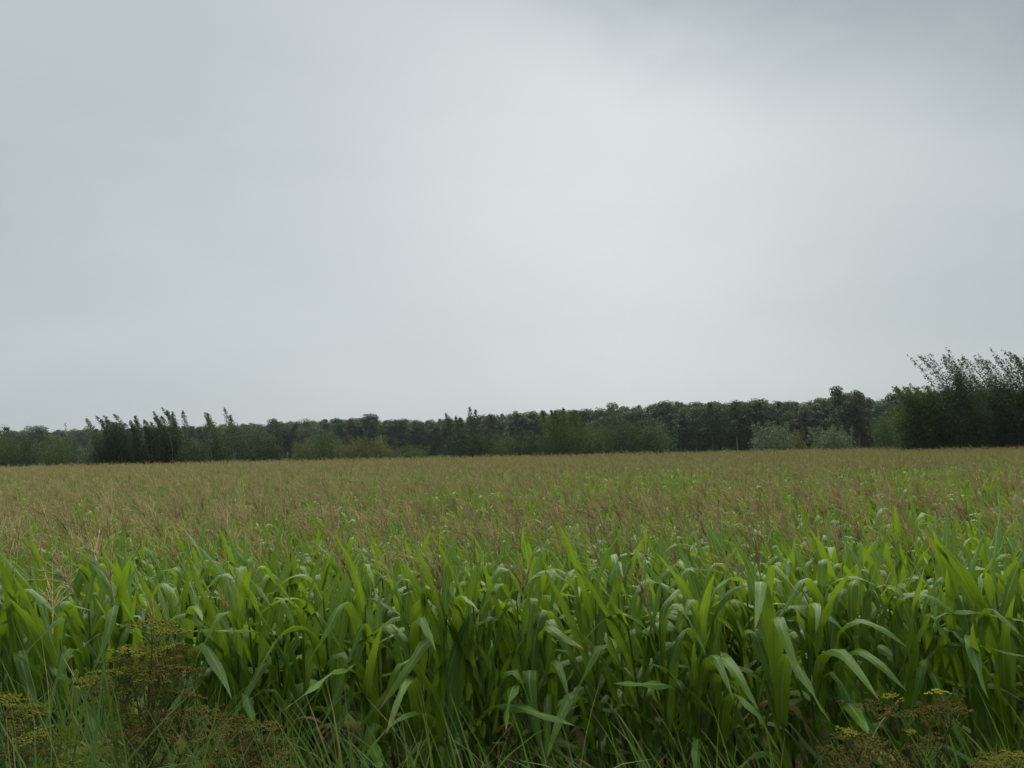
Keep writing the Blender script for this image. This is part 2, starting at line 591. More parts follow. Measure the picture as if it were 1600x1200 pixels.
def plant_plan(r, lower=True, tassel=True, dry=False, hscale=1.0, ripe=False):
    """where the leaves, stalk and tassel of one plant sit"""
    H = r.uniform(1.22, 1.46) * hscale
    n = r.randint(12, 14) if lower else 12
    phi = r.uniform(0, 2 * math.pi)
    leaves = []
    for i in range(n):
        s = i / (n - 1)
        if not lower and s < 0.34:
            continue
        z = 0.16 + (H - 0.20) * s ** 0.9
        L = (0.58 + 0.26 * math.sin(math.pi * min(1, s * 1.12))) * r.uniform(0.88, 1.12) * (0.80 if s > 0.93 else 1)
        x = r.random()
        if ripe and s > 0.6:
            L *= 0.80
            k = 'fold' if x < 0.36 else 'arch' if x < 0.66 else 'erect' if x < 0.88 else 'flat'
        elif s > 0.72:
            k = 'erect' if x < 0.46 else 'fold' if x < 0.80 else 'arch' if x < 0.95 else 'flat'
        elif s > 0.35:
            k = 'erect' if x < 0.42 else 'fold' if x < 0.80 else 'arch' if x < 0.93 else 'flat'
        else:
            k = 'erect' if x < 0.28 else 'fold' if x < 0.62 else 'arch' if x < 0.88 else 'flat'
        az = phi + math.pi * (i % 2) + r.gauss(0, 0.38)
        # the wind from the right turns the blades a little to the left
        az += 0.30 * math.sin(az)
        wid = r.uniform(0.8, 1.25) / (L ** 0.4)
        M = Matrix.Translation((0, 0, z)) @ Matrix.Rotation(az, 4, 'Z') @ Matrix.Diagonal((L, L * wid, L, 1))
        isdry = dry and s < 0.40 and r.random() < 0.4
        if isdry:
            M = M @ Matrix.Diagonal((0.8, 0.5, 0.8, 1))
        leaves.append((k, r.randrange(99), M, isdry))
    tas = None
    if tassel:
        M = Matrix.Translation((-0.02, 0, H + (r.uniform(0.08, 0.22) if ripe else r.uniform(-0.06, 0.05)))) @ Matrix.Rotation(r.gauss(0, 0.5), 4, 'Z') @ Matrix.Rotation(R(r.uniform(-14, 6)), 4, 'Y') @ Matrix.Diagonal((1, 1, r.uniform(0.9, 1.2), 1))
        tas = (r.randrange(99), M)
    return H, leaves, tas


ROWS, STEP, Y0 = 5, 0.136, 4.55
PITCH = 0.60
TAN = 0.685
ORD = ['front', 'second', 'third', 'fourth', 'fifth', 'sixth']
TEN = ['first', 'second', 'third', 'fourth', 'fifth', 'sixth', 'seventh', 'eighth', 'ninth']
NTH = TEN + ['tenth', 'eleventh', 'twelfth', 'thirteenth', 'fourteenth', 'fifteenth', 'sixteenth', 'seventeenth', 'eighteenth', 'nineteenth', 'twentieth'] + ['twenty-' + q for q in TEN] + ['thirtieth'] + ['thirty-' + q for q in TEN] + ['fortieth'] + ['forty-' + q for q in TEN] + ['fiftieth'] + ['fifty-' + q for q in TEN]
made = []
cr = random.Random(5)
for row in range(ROWS):
    y = Y0 + PITCH * row
    half = TAN * y + 0.25
    x = -half + cr.uniform(0, STEP)
    nth = 0
    while x < half and len(made) < 300:
        px, py = x + cr.gauss(0, 0.025), y + cr.gauss(0, 0.05)
        has_t = cr.random() < (0.22 if row == 0 else 0.30 if row == 1 else 0.4 if row == 2 else 0.6 if row == 3 else 0.95)
        dry = row == 0 and cr.random() < 0.28
        H, leaves, tas = plant_plan(cr, row < 3, has_t, dry, 1.06 if row < 4 else 1.0, ripe=row > 3 or (row == 3 and cr.random() < 0.4))
        root = empty('corn_plant', (px, py, gz(px, py) - 0.01), (R(cr.gauss(0, 2.0)), R(cr.gauss(-4.0, 2.5)), 0))
        w = 'with a tan tassel' if has_t else 'without a tassel'
        nth += 1
        if row == 0:
            lab = 'corn plant %s, %s from the left in the front row' % (w, NTH[nth - 1])
            if any(q[3] for q in leaves):
                lab = 'corn plant with withered lower leaves, %s from the left in the front row' % NTH[nth - 1]
        else:
            lab = 'green corn plant %s in the %s row from the roadside grass' % (w, ORD[row])
        tag(root, lab, 'corn plant', 'corn plants in the near rows of the field')
        st = put('stalk', cr.choice(STALKS), root)
        st.scale = (1, 1, H)
        for k, q, M, isdry in leaves:
            o = put('leaf', DRY[q % len(DRY)] if isdry else LEAVES[k][q % len(LEAVES[k])][0], root, M)
            if isdry:
                o['label'] = 'withered brown lower leaf'
        if tas:
            put('tassel', TASSELS[tas[0] % len(TASSELS)], root, tas[1])
        made.append((px, py))
        x += STEP * cr.uniform(0.85, 1.15)


def joined_plant(r, lod, name, ripe=True):
    """one plant as a single mesh, for the mass of the crop"""
    mb = MB()
    H, leaves, tas = plant_plan(r, lod == 1, ripe or r.random() < 0.3, ripe=ripe, hscale=1.0 if ripe else 1.07)
    v, f, u = stalk_arrays(1.0, r, 4 if lod == 1 else 3)
    v = v * np.array([1, 1, H], np.float32)
    mb.add(v, f, u, None, 1)
    for k, q, M, _ in leaves:
        v, f, u = LEAVES[k][q % len(LEAVES[k])][lod]
        mb.add(xf(v, M), f, u, None, 0)
    if tas:
        tb = tassel_arrays(r, lod == 1)
        mb.add(xf(np.concatenate(tb.v), tas[1]), np.concatenate(tb.f4), None, None, 2)
    return mb.mesh(name, [M_LEAF, M_STALK, M_TASSEL])


def scatter(name, protos, P, rotz, scale, pick, tilt, smooth_mats=None):
    """ONE object that carries all the copies: points -> instances of the prototype meshes"""
    me = bpy.data.meshes.new(name)
    n = len(P)
    me.vertices.add(n)
    me.vertices.foreach_set('co', np.asarray(P, np.float32).ravel())
    rot = np.stack([tilt[:, 0], tilt[:, 1], rotz], 1).astype(np.float32)
    a = me.attributes.new('rot', 'FLOAT_VECTOR', 'POINT')
    a.data.foreach_set('vector', rot.ravel())
    a = me.attributes.new('size', 'FLOAT', 'POINT')
    a.data.foreach_set('value', np.asarray(scale, np.float32))
    a = me.attributes.new('pick', 'INT', 'POINT')
    a.data.foreach_set('value', np.asarray(pick, np.int32))
    ob = put(name, me)
    ng = bpy.data.node_groups.new(name, 'GeometryNodeTree')
    ng.interface.new_socket('Geometry', in_out='INPUT', socket_type='NodeSocketGeometry')
    ng.interface.new_socket('Geometry', in_out='OUTPUT', socket_type='NodeSocketGeometry')
    gi = ng.nodes.new('NodeGroupInput')
    go = ng.nodes.new('NodeGroupOutput')
    g2i = ng.nodes.new('GeometryNodeGeometryToInstance')
    for pm in reversed(protos):
        po = bpy.data.objects.new(name + '_source', pm)     # never linked to the scene
        oi = ng.nodes.new('GeometryNodeObjectInfo')
        oi.inputs['Object'].default_value = po
        oi.inputs['As Instance'].default_value = False
        ng.links.new(oi.outputs['Geometry'], g2i.inputs[0])
    iop = ng.nodes.new('GeometryNodeInstanceOnPoints')
    ng.links.new(gi.outputs[0], iop.inputs['Points'])
    ng.links.new(g2i.outputs[0], iop.inputs['Instance'])
    iop.inputs['Pick Instance'].default_value = True

    def attr(nm, dt):
        q = ng.nodes.new('GeometryNodeInputNamedAttribute')
        q.data_type = dt
        q.inputs['Name'].default_value = nm
        return q.outputs['Attribute']
    ng.links.new(attr('pick', 'INT'), iop.inputs['Instance Index'])
    ng.links.new(attr('rot', 'FLOAT_VECTOR'), iop.inputs['Rotation'])
    ng.links.new(attr('size', 'FLOAT'), iop.inputs['Scale'])
    ng.links.new(iop.outputs[0], go.inputs[0])
    md = ob.modifiers.new('scatter', 'NODES')
    md.node_group = ng
    return ob


FIELD_END = 100.0
pts = []
row = 0
while True:
    y = Y0 + PITCH * row if row < 12 else Y0 + PITCH * 12 + 0.75 * (row - 12)
    if y > FIELD_END:
        break
    half = 0.70 * y + 7.0
    n = int(2 * half / (0.15 if y < 30 else 0.175))
    x = np.linspace(-half, half, n) + nrg.normal(0, 0.03, n)
    yy = y + nrg.normal(0, 0.06, n)
    if row < ROWS:
        lim = TAN * y + 0.25
        lo = max(p[0] for p in made if abs(p[1] - y) < 0.29)
        keep = (x < -lim - 0.1) | (x > lo + 0.12)
        x, yy = x[keep], yy[keep]
    pts.append(np.stack([x, yy], 1))
    row += 1
pts = np.concatenate(pts)
pz = ground_z(pts[:, 0], pts[:, 1])
P3 = np.column_stack([pts, pz])
# slow changes of height over the field
hv = 1.0 + 0.05 * np.sin(pts[:, 0] * 0.35 + 2) * np.sin(pts[:, 1] * 0.4) + nrg.normal(0, 0.06, len(pts))
jr = random.Random(77)
NEARP = [joined_plant(jr, 1, 'corn_near') for _ in range(12)]
FARP = [joined_plant(jr, 2, 'corn_far') for _ in range(10)]
LEAFYN = [joined_plant(jr, 1, 'corn_near', False) for _ in range(6)]
LEAFYF = [joined_plant(jr, 2, 'corn_far', False) for _ in range(6)]
near = pts[:, 1] < 26
n = len(pts)
# leafier patches: mostly a belt right of the middle, and odd plants anywhere
px_, py_ = pts[:, 0], pts[:, 1]
belt = sstep(px_ / py_, -0.35, 0.25) * sstep(py_, 10.0, 13.0) * (1 - sstep(py_, 24, 40))
patch = 0.5 + 0.3 * np.sin(px_ * 0.75 + 1.7 * np.sin(py_ * 0.33)) * np.sin(py_ * 0.40 + 0.4) + 0.25 * np.sin(px_ * 1.9 + py_ * 0.7 + 2.0 * np.sin(px_ * 0.31))
leafy = nrg.random(n) < 0.05 + (0.15 + 0.66 * belt) * sstep(patch, 0.25, 0.8) + 0.20 * belt
pick = np.where(near, np.where(leafy, nrg.integers(22, 28, n), nrg.integers(0, 12, n)), np.where(leafy, nrg.integers(28, 34, n), nrg.integers(12, 22, n)))
tilt = np.column_stack([nrg.normal(0, R(2.5), n), nrg.normal(R(-4), R(3), n)])
corn = scatter('corn_crop', NEARP + FARP + LEAFYN + LEAFYF, P3, nrg.uniform(-0.5, 0.5, n) + np.where(nrg.random(n) < 0.5, 0, math.pi) * 0, hv, pick, tilt)
tag(corn, 'ripening corn crop with tan tassels stretching back to the bushes', 'corn field', kind='stuff')

# ------------------------------------------------------------------ verge grass


def grass_field(nb, r, dry=False):
    mb = MB()
    seg = 9
    t_ = np.linspace(0, 1, seg + 1)
    for i in range(nb):
        py = r.uniform(1.75, 3.95)
        px = (r.uniform(-420, 500) if r.random() < 0.66 else r.uniform(450, 2020)) / 1200.0 * py - 800 / 1200.0 * py
        if py > 3.4 and r.random() < 0.4:
            continue
        if 110 < px / py * 1200 + 800 < 460 and py < 2.75 and r.random() < 0.72:
            continue
        if 1320 < px / py * 1200 + 800 < 1520 and py < 2.8 and r.random() < 0.45:
            continue
        u = px / py * 1200 + 800
        tall = 0.80 + 0.27 * math.exp(-((u - 60) / 330) ** 2) + 0.10 * math.exp(-((u - 640) / 150) ** 2) + 0.02 * math.exp(-((u - 1450) / 200) ** 2)
        L = tall * r.uniform(0.60, 1.16)
        z0 = gz(px, py)
        lean = r.gauss(R(14), R(13))          # to the left, with the wind
        fwd = r.gauss(0, R(12))
        bend = abs(r.gauss(0.5, 0.45))
        if r.random() < 0.12:
            bend += 1.1
        sgn = -1 if r.random() < 0.86 else 1
        ang = lean + bend * t_ ** 2
        ds = L / seg
        dx = np.concatenate([[0], np.cumsum(np.sin((ang[1:] + ang[:-1]) / 2) * ds)]) * sgn
        dz = np.concatenate([[0], np.cumsum(np.cos((ang[1:] + ang[:-1]) / 2) * ds)])
        dy = math.tan(fwd) * dz
        C = np.stack([px + dx, py + dy, z0 + dz], 1)
        w = (r.uniform(0.0036, 0.0115) * r.uniform(0.7, 1.0) if not dry else r.uniform(0.0012, 0.0028)) * (1 - t_ ** 2.2) * np.minimum(1, 0.5 + 2 * t_) + 0.0003
        fa = r.uniform(0, math.pi)
        tw = fa + r.uniform(-0.8, 0.8) * t_
        B = np.stack([np.cos(tw), np.sin(tw), 0.15 * np.sin(tw)], 1)
        Nn = np.stack([-np.sin(tw), np.cos(tw), np.zeros(seg + 1)], 1)
        V = np.stack([C - B * w[:, None], C + Nn * (w * 0.35)[:, None], C + B * w[:, None]], 1).reshape(-1, 3)
        a = np.arange(seg)[:, None] * 3
        j = np.arange(2)[None]
        F = np.stack([a + j, a + j + 1, a + 4 + j, a + 3 + j], -1).reshape(-1, 4)
        uv = np.stack([np.tile([0, 0.5, 1], seg + 1), np.repeat(t_, 3)], 1)
        mb.add(V, F, uv)
    return mb


gr = put('grass', grass_field(6400, random.Random(3)).mesh('grass', M_GRASS))
tag(gr, 'tall green grass bending left on the roadside bank', 'grass', kind='stuff')
dg = put('dry_grass', grass_field(110, random.Random(4), True).mesh('dry_grass', M_DRYGRASS))
tag(dg, 'thin straw coloured dead grass blades among the green grass', 'dry grass', kind='stuff')

# ------------------------------------------------------------------ umbel weeds on the verge


def umbel_mesh(r, mat, w=0.070, seeds=13):
    mb = MB()
    n = r.randint(11, 16)
    for i in range(n):
        a = i * 2.4 + r.uniform(-0.2, 0.2)
        rr = w * math.sqrt((i + 0.5) / n) * r.uniform(0.85, 1.1)
        tip = np.array([rr * math.cos(a), rr * math.sin(a), 0.055 + r.uniform(-0.006, 0.006) - rr * 0.12])
        mb.add(*tube(np.array([[0, 0, 0], tip * np.array([0.55, 0.55, 0.5]), tip]), [0.0013, 0.001, 0.0008], 3), mat=1)
        k = seeds
        sa = nrg.uniform(0, 6.28, k)
        sr = np.sqrt(nrg.random(k)) * 0.017
        c = tip[None] + np.stack([sr * np.cos(sa), sr * np.sin(sa), 0.012 + nrg.uniform(-0.004, 0.004, k)], 1)
        for cc in c:                          # little seed bodies
            s = r.uniform(0.0030, 0.0050)
            V = cc + np.array([[s, 0, 0], [0, s, 0], [-s, 0, 0], [0, -s, 0], [0, 0, s * 1.1], [0, 0, -s * 0.8]])
            mb.add(V, None, None, [[0, 1, 4], [1, 2, 4], [2, 3, 4], [3, 0, 4], [1, 0, 5], [2, 1, 5], [3, 2, 5], [0, 3, 5]])
    return mb.mesh('seed_head', [mat, M_WEEDSTEM], smooth=False)


ur = random.Random(12)
UMB = {'g': [umbel_mesh(ur, M_UMBEL_G) for _ in range(4)], 'b': [umbel_mesh(ur, M_UMBEL_B) for _ in range(4)], 'y': [umbel_mesh(ur, M_UMBEL_Y, 0.032, 4) for _ in range(3)]}


def pinnate_leaf(r):
    mb = MB()
    L = r.uniform(0.18, 0.28)
    tt = np.linspace(0, 1, 7)
    P = np.stack([L * tt, np.zeros(7), L * (0.5 * tt - 0.6 * tt ** 2)], 1)
    mb.add(*tube(P, np.linspace(0.002, 0.001, 7), 3))
    c, a, b = [], [], []
    for k in range(1, 7):
        for s in (-1, 1):
            l_ = 0.055 * (1 - 0.5 * tt[k])
            d = np.array([0.5, s * 0.85, -0.1]) * l_
            c.append(P[k] + d)
            a.append(d)
            b.append(np.array([0.02 * 0.85, -0.02 * 0.5 * s, 0.006]))
    v, f, u = quads(np.array(c), np.array(a), np.array(b))
    mb.add(v, f, u)
    return mb.mesh('leaf', M_WEEDLEAF)


PIN = [pinnate_leaf(ur) for _ in range(3)]


def weed(name, label, x, y, tops, r, group=None):
    """tops: (dx, dy, height, kind) of every seed head; branches leave one main stem"""
    z0 = gz(x, y)
    root = empty(name, (x, y, z0))
    tag(root, label, 'weed', group)
    mb = MB()
    hmax = max(q[2] for q in tops)
    cx = sum(q[0] for q in tops) / len(tops) * 0.3
    tt = np.linspace(0, 1, 8)
    main = np.stack([cx * tt ** 1.5, 0 * tt, hmax * 0.86 * tt], 1)
    mb.add(*tube(main, np.linspace(0.008, 0.003, 8), 5))
    heads = []
    for dx, dy, h, kd in tops:
        f = min(0.98, max(0.12, (h - 0.20 - 0.45 * math.hypot(dx - cx, dy)) / (hmax * 0.86)))
        p0 = np.array([np.interp(f, tt, main[:, q]) for q in range(3)])
        p1 = np.array([dx, dy, h - 0.055])
        mid = p0 * 0.5 + p1 * 0.5 + np.array([(dx - p0[0]) * 0.15, (dy - p0[1]) * 0.15, -0.05])
        k = np.linspace(0, 1, 6)[:, None]
        P = p0 * (1 - k) ** 2 + 2 * mid * k * (1 - k) + p1 * k ** 2
        mb.add(*tube(P, np.linspace(0.0034, 0.0016, 6), 4))
        heads.append((p1, kd))
    put('stem', mb.mesh('weed_stem', M_WEEDSTEM), root)
    for p1, kd in heads:
        M = Matrix.Translation(p1) @ Matrix.Rotation(r.uniform(0, 6.28), 4, 'Z') @ Matrix.Rotation(R(r.gauss(0, 9)), 4, 'X') @ Matrix.Scale(r.uniform(0.72, 1.08), 4)
        put('flower_head' if kd == 'y' else 'seed_head', r.choice(UMB[kd]), root, M)
    for k in range(7):
        f = r.uniform(0.15, 0.75)
        p0 = [float(np.interp(f, tt, main[:, q])) for q in range(3)]
        put('leaf', r.choice(PIN), root, Matrix.Translation(p0) @ Matrix.Rotation(r.uniform(0, 6.28), 4, 'Z') @ Matrix.Rotation(R(-20), 4, 'Y'))
    return root


def at(px, py, d):
    """world point seen at photo pixel (px,py) at forward distance d (used to measure places, each has its own distance)"""
    q = Vector(((px - 800) / 1200.0, -(py - 600) / 1200.0, -1.0))
    w = cam.matrix_world.to_3x3() @ q
    return EYE + w * (d / w.y)


def weed_at(name, label, bx, d, heads, seed, group=None):
    r = random.Random(seed)
    b = at(bx, 1150, d)
    tops = []
    for hx, hy, kd in heads:
        p = at(hx, hy, d + r.uniform(-0.12, 0.12))
        tops.append((p.x - b.x, p.y - b.y, p.z - gz(b.x, b.y), kd))
    for t_ in list(tops):
        if t_[3] != 'y' and r.random() < 0.3:
            tops.append((t_[0] + r.gauss(0, 0.04), t_[1] + r.gauss(0, 0.07), t_[2] - r.uniform(0.02, 0.09), t_[3]))
    return weed(name, label, b.x, b.y, tops, r, group)


H1 = [(238, 980, 'g'), (262, 992, 'g'), (222, 1006, 'g'), (250, 1018, 'g'), (205, 1024, 'g'), (282, 1022, 'b'), (180, 1034, 'g'), (232, 1036, 'g'), (262, 1042, 'b'),
      (212, 1050, 'g'), (152, 1062, 'g'), (176, 1056, 'g'), (290, 1050, 'b'), (240, 1060, 'b'), (196, 1074, 'g'), (222, 1086, 'b'), (260, 1080, 'b'), (140, 1072, 'g'),
      (186, 1096, 'b'), (246, 1104, 'b'), (286, 1086, 'b'), (210, 1118, 'g'), (270, 1118, 'b'), (236, 1132, 'b'), (196, 1140, 'b'), (300, 1120, 'b'), (256, 1150, 'b'), (222, 1164, 'b'), (282, 1156, 'b')]
weed_at('seeding_weed', 'tall olive and brown umbel weed standing in front of the corn', 232, 2.65, H1, 1, 'umbel weeds on the roadside bank')
H2 = [(352, 1120, 'b'), (380, 1130, 'b'), (410, 1138, 'b'), (340, 1146, 'b'), (372, 1156, 'b'), (402, 1164, 'b'), (428, 1156, 'b'), (356, 1176, 'b'), (388, 1186, 'b'), (418, 1190, 'b'), (330, 1190, 'b'), (440, 1180, 'b')]
weed_at('seeding_weed', 'low dark brown umbel weed just beside the tall olive one', 384, 2.5, H2, 2, 'umbel weeds on the roadside bank')
H3 = [(8, 1092, 'g'), (26, 1100, 'g'), (20, 1130, 'b'), (44, 1116, 'g'), (6, 1150, 'b'), (34, 1160, 'b'), (60, 1142, 'g'), (14, 1180, 'b'), (50, 1180, 'b'), (88, 1152, 'g')]
weed_at('seeding_weed', 'olive and brown umbel weed deep in the grass at the leftmost edge', 30, 2.4, H3, 3, 'umbel weeds on the roadside bank')
H4 = [(1394, 1090, 'y'), (1368, 1100, 'b'), (1470, 1088, 'y'), (1486, 1096, 'b'), (1410, 1118, 'b'), (1448, 1112, 'b'), (1424, 1140, 'y'), (1482, 1116, 'b'), (1462, 1150, 'b'), (1438, 1168, 'b')]
weed_at('seeding_weed', 'thin weed with small yellow umbels and brown seed heads in the grass', 1434, 2.75, H4, 4, 'umbel weeds on the roadside bank')
H5 = [(1340, 1158, 'b'), (1322, 1148, 'y'), (1362, 1166, 'b'), (1306, 1170, 'b'), (1348, 1186, 'b'), (1380, 1184, 'b'), (1318, 1192, 'b')]
weed_at('seeding_weed', 'short weed with one dry brown seed head left of the yellow umbels', 1345, 2.55, H5, 5, 'umbel weeds on the roadside bank')
H6 = [(1580, 1182, 'y'), (1556, 1190, 'g'), (1600, 1190, 'g'), (1536, 1198, 'b'), (1616, 1178, 'g'), (1570, 1200, 'g')]
weed_at('seeding_weed', 'yellowish umbel weed low in the grass at the rightmost edge', 1578, 2.5, H6, 6, 'umbel weeds on the roadside bank')

# ------------------------------------------------------------------ bushes along the far field edge


def bush_meshes(r, H, W, stems, leafmat, bark, bend=0.12, lsize=0.17, per=560, body=0.6, leaders=2, lper=260, lrad=0.42, curl=0.0):
    """a dense body of many stems from one foot, with thinner leafy leaders above it, all bent by the wind"""
    rs = np.random.default_rng(r.randrange(1 << 30))
    tk, lf = MB(), MB()

    def leaves(c, rad, m_, sz0, flat=1.0):
        d = unit(rs.normal(0, 1, (m_, 3)))
        ng_ = max(6, m_ // 14)
        grp = rs.integers(0, ng_, m_)
        gd = unit(rs.normal(0, 1, (ng_, 3)))
        d = unit(d * 0.6 + gd[grp])
        c = c + d * (rad * rs.random(m_) ** 0.5)[:, None] * np.array([1, 1, 0.8 * flat])
        c[:, 2] = np.abs(c[:, 2])
        sz = sz0 * rs.uniform(0.6, 1.35, m_)
        A = unit(rs.normal(0, 1, (m_, 3)) + np.array([-0.8, 0, 0.4])) * sz[:, None] * 0.5
        B = unit(np.cross(A, rs.normal(0, 1, (m_, 3)))) * sz[:, None] * 0.30
        lf.add(*quads(c, A, B))

    n = 9
    tt = np.linspace(0, 1, n)
    for i in range(stems):
        a = i * 2.4 + r.uniform(-0.5, 0.5)
        q = math.sqrt((i + 0.5) / stems)
        ox, oy = q * W * 0.42 * math.cos(a), q * W * 0.42 * math.sin(a) * 0.8
        top = H * body * r.uniform(0.78, 1.10) * (1 - 0.38 * q ** 2.5)
        P = np.stack([ox * (0.12 + 0.88 * tt ** 0.6), oy * (0.12 + 0.88 * tt ** 0.6), top * tt], 1)
        P[:, 0] += -bend * 0.5 * H * (P[:, 2] / H) ** 2 + np.cumsum(rs.normal(0, 0.02, n)) * W * 0.2
        tk.add(*tube(P, np.linspace(0.035 + 0.003 * H, 0.008, n), 4))
        m_ = int(per * (0.6 + 0.4 * top / H))
        s = rs.random(m_) ** 0.8 * 0.97 + 0.03
        c = np.stack([np.interp(s, tt, P[:, k]) for k in range(3)], 1)
        leaves(c, np.full(m_, 0.16 * W + 0.34) * (1.0 - 0.45 * s ** 3), m_, lsize)
    for i in range(leaders):
        q = 0 if leaders == 1 else (i / (leaders - 1) * 2 - 1)
        ox = q * W * 0.36 + r.uniform(-0.06, 0.06) * W
        oy = r.uniform(-0.25, 0.25) * W
        top = H * (1.0 if i == leaders // 2 else r.uniform(body + 0.55 * (1 - body), 0.97))
        P = np.stack([ox * (0.3 + 0.7 * tt ** 0.7), oy * tt, top * tt], 1)
        bk = bend * r.uniform(0.45, 1.6)
        P[:, 0] -= bk * H * (P[:, 2] / H) ** 2.4 + curl * H * np.clip(tt - 0.72, 0, 1) ** 1.5
        P[:, 2] -= curl * H * 0.25 * np.clip(tt - 0.8, 0, 1) ** 1.3
        P[:, 0] += np.cumsum(rs.normal(0, 0.03, n))
        P[:, 0] += bend * H * 0.55
        tk.add(*tube(P, np.linspace(0.030 + 0.002 * H, 0.006, n), 4))
        s = body * 0.75 + rs.random(lper) * (1.0 - body * 0.75)
        c = np.stack([np.interp(s, tt, P[:, k]) for k in range(3)], 1)
        u_ = np.clip((s - body * 0.75) / (1 - body * 0.75), 0, 1)
        leaves(c, lrad * (1 - u_) ** 0.7 + 0.13, lper, lsize, 1.5)
    return tk.mesh('bush_trunk', bark), lf.mesh('bush_crown', leafmat, smooth=False)


def to_x(px, d):
    return at(px, 690, d).x




def bush(name, label, cat, px, d, top_px, width_px, kind, seed, group, pale=False, **kw):
    """px, top_px: where its foot and its top show in the photograph; d: how far off it stands"""
    p = at(px, top_px, d)
    z0 = gz(p.x, d)
    H = p.z - z0
    W = width_px / 1200.0 * d
    if name == 'young_tree':
        W *= 1.2
        kw = dict(dict(leaders=6, lper=620, lrad=0.85, lsize=0.20, per=640), **kw)
    elif name == 'poplar_tree':
        W *= 1.4
        kw = dict(dict(leaders=24, lper=140, lrad=0.62, curl=0.50, per=1000), **kw)
    elif name == 'willow_bush':
        W *= 1.3
        kw = dict(dict(leaders=5, lper=90, lrad=0.5, lsize=0.22), **kw)
    else:
        W *= 1.3
        kw = dict(dict(leaders=2, lper=70, lrad=0.4, body=0.97), **kw)
    root = empty(name, (p.x, d, z0 - 0.05))
    tag(root, label, cat, group)
    tk, cr_ = bush_meshes(random.Random(seed), H, W, kw.pop('stems', 14), TREE_LEAF[kind], M_BIRCH if pale else M_BARK, **kw)
    put('trunk', tk, root)
    put('crown', cr_, root)
    return root


GB = 'bushes along the far edge of the cornfield'
GT = 'wind-bent young trees along the far edge of the cornfield'
D0 = 104.0
bush('bush', 'rounded green bush cut by the left picture edge at the field end', 'bush', 2, D0, 664, 60, 'leaf_green', 1, GB, stems=16, bend=0.05)
bush('bush', 'low dark bush second from the left edge of the treeline', 'bush', 40, D0 + 2, 675, 55, 'leaf_dark', 2, GB, stems=14, bend=0.05)
bush('bush', 'bush with two thin bare shoots rising above it, left of the silvery leaves', 'bush', 90, D0, 661, 60, 'leaf_green', 3, GB, stems=16, bend=0.10, body=0.86)
bush('bush', 'small bush with pale silvery leaves between two dark bushes at left', 'bush', 138, D0 - 1, 688, 40, 'leaf_silver', 4, GB, stems=10, bend=0.06)
bush('young_tree', 'leftmost of the wind-bent dark trees, with its tip blown left', 'tree', 168, D0, 650, 44, 'leaf_dark', 5, GT, stems=12, bend=0.30, body=0.68)
bush('young_tree', 'second wind-bent dark tree from the left, with a thick leaning plume', 'tree', 192, D0 + 1, 646, 44, 'leaf_dark', 6, GT, stems=12, bend=0.32, body=0.68)
bush('young_tree', 'shorter wind-bent tree between the leaning plumes at left', 'tree', 216, D0, 656, 40, 'leaf_dark', 7, GT, stems=12, bend=0.30, body=0.65, pale=True)
bush('young_tree', 'tall wind-bent tree with a pale trunk and a bushy plume', 'tree', 246, D0, 642, 44, 'leaf_dark', 8, GT, stems=13, bend=0.28, body=0.62, pale=True)
bush('young_tree', 'tallest of the wind-bent trees at left, with narrow twin plumes', 'tree', 272, D0 + 1, 636, 40, 'leaf_dark', 9, GT, stems=12, bend=0.26, body=0.6, pale=True)
bush('bush', 'low green bush in the gap before the lone leaning plume', 'bush', 300, D0, 684, 44, 'leaf_green', 10, GB, stems=14, bend=0.05)
bush('young_tree', 'slender tree with a lone plume blown left and a pale trunk', 'tree', 342, D0, 637, 50, 'leaf_green', 11, GT, stems=12, bend=0.28, body=0.6, pale=True)
bush('bush', 'dark bush with a few sparse twigs on top, right of the lone plume', 'bush', 398, D0, 654, 64, 'leaf_dark', 12, GB, stems=16, bend=0.06, body=0.9)
bush('bush', 'dark green low bush at the right end of the left thicket', 'bush', 425, D0 + 1, 686, 36, 'leaf_dark', 13, GB, stems=10, bend=0.05)
bush('bush', 'low yellowish green bush left of the round dark one', 'bush', 476, D0 + 3, 684, 36, 'leaf_olive', 14, GB, stems=10, bend=0.02)
bush('bush', 'round dark green bush standing apart left of centre', 'bush', 508, D0, 673, 56, 'leaf_green', 15, GB, stems=16, bend=0.02, body=0.98)
bush('bush', 'yellowish olive bush between the round bush and the centre thicket', 'bush', 548, D0 + 4, 678, 50, 'leaf_olive', 16, GB, stems=14, bend=0.03, body=0.95)
bush('bush', 'dull olive bush fading lower towards the centre gap', 'bush', 592, D0 + 4, 682, 54, 'leaf_olive', 17, GB, stems=14, bend=0.03, body=0.95)
bush('bush', 'low scrubby bush in the centre gap before the hazy forest', 'bush', 645, D0 + 3, 696, 50, 'leaf_green', 18, GB, stems=12, bend=0.03, body=0.95)
bush('young_tree', 'tree left of centre with one thin leafy shoot on top', 'tree', 730, D0, 637, 76, 'leaf_dark', 19, GT, stems=16, bend=0.07, body=0.66)
bush('bush', 'low dark bush right of the tree with one thin shoot', 'bush', 782, D0, 674, 60, 'leaf_green', 20, GB, stems=16, bend=0.03, body=0.95)
bush('bush', 'dark low bush in the middle of the centre thicket', 'bush', 826, D0 - 1, 672, 52, 'leaf_dark', 21, GB, stems=14, bend=0.03, body=0.95)
bush('young_tree', 'bushy tree with grassy twigs on top in the centre thicket', 'tree', 876, D0, 638, 76, 'leaf_green', 22, GT, stems=20, bend=0.06, body=0.92)
bush('bush', 'broad olive green bush in the centre thicket', 'bush', 928, D0, 652, 64, 'leaf_green', 23, GB, stems=18, bend=0.03, body=0.98)
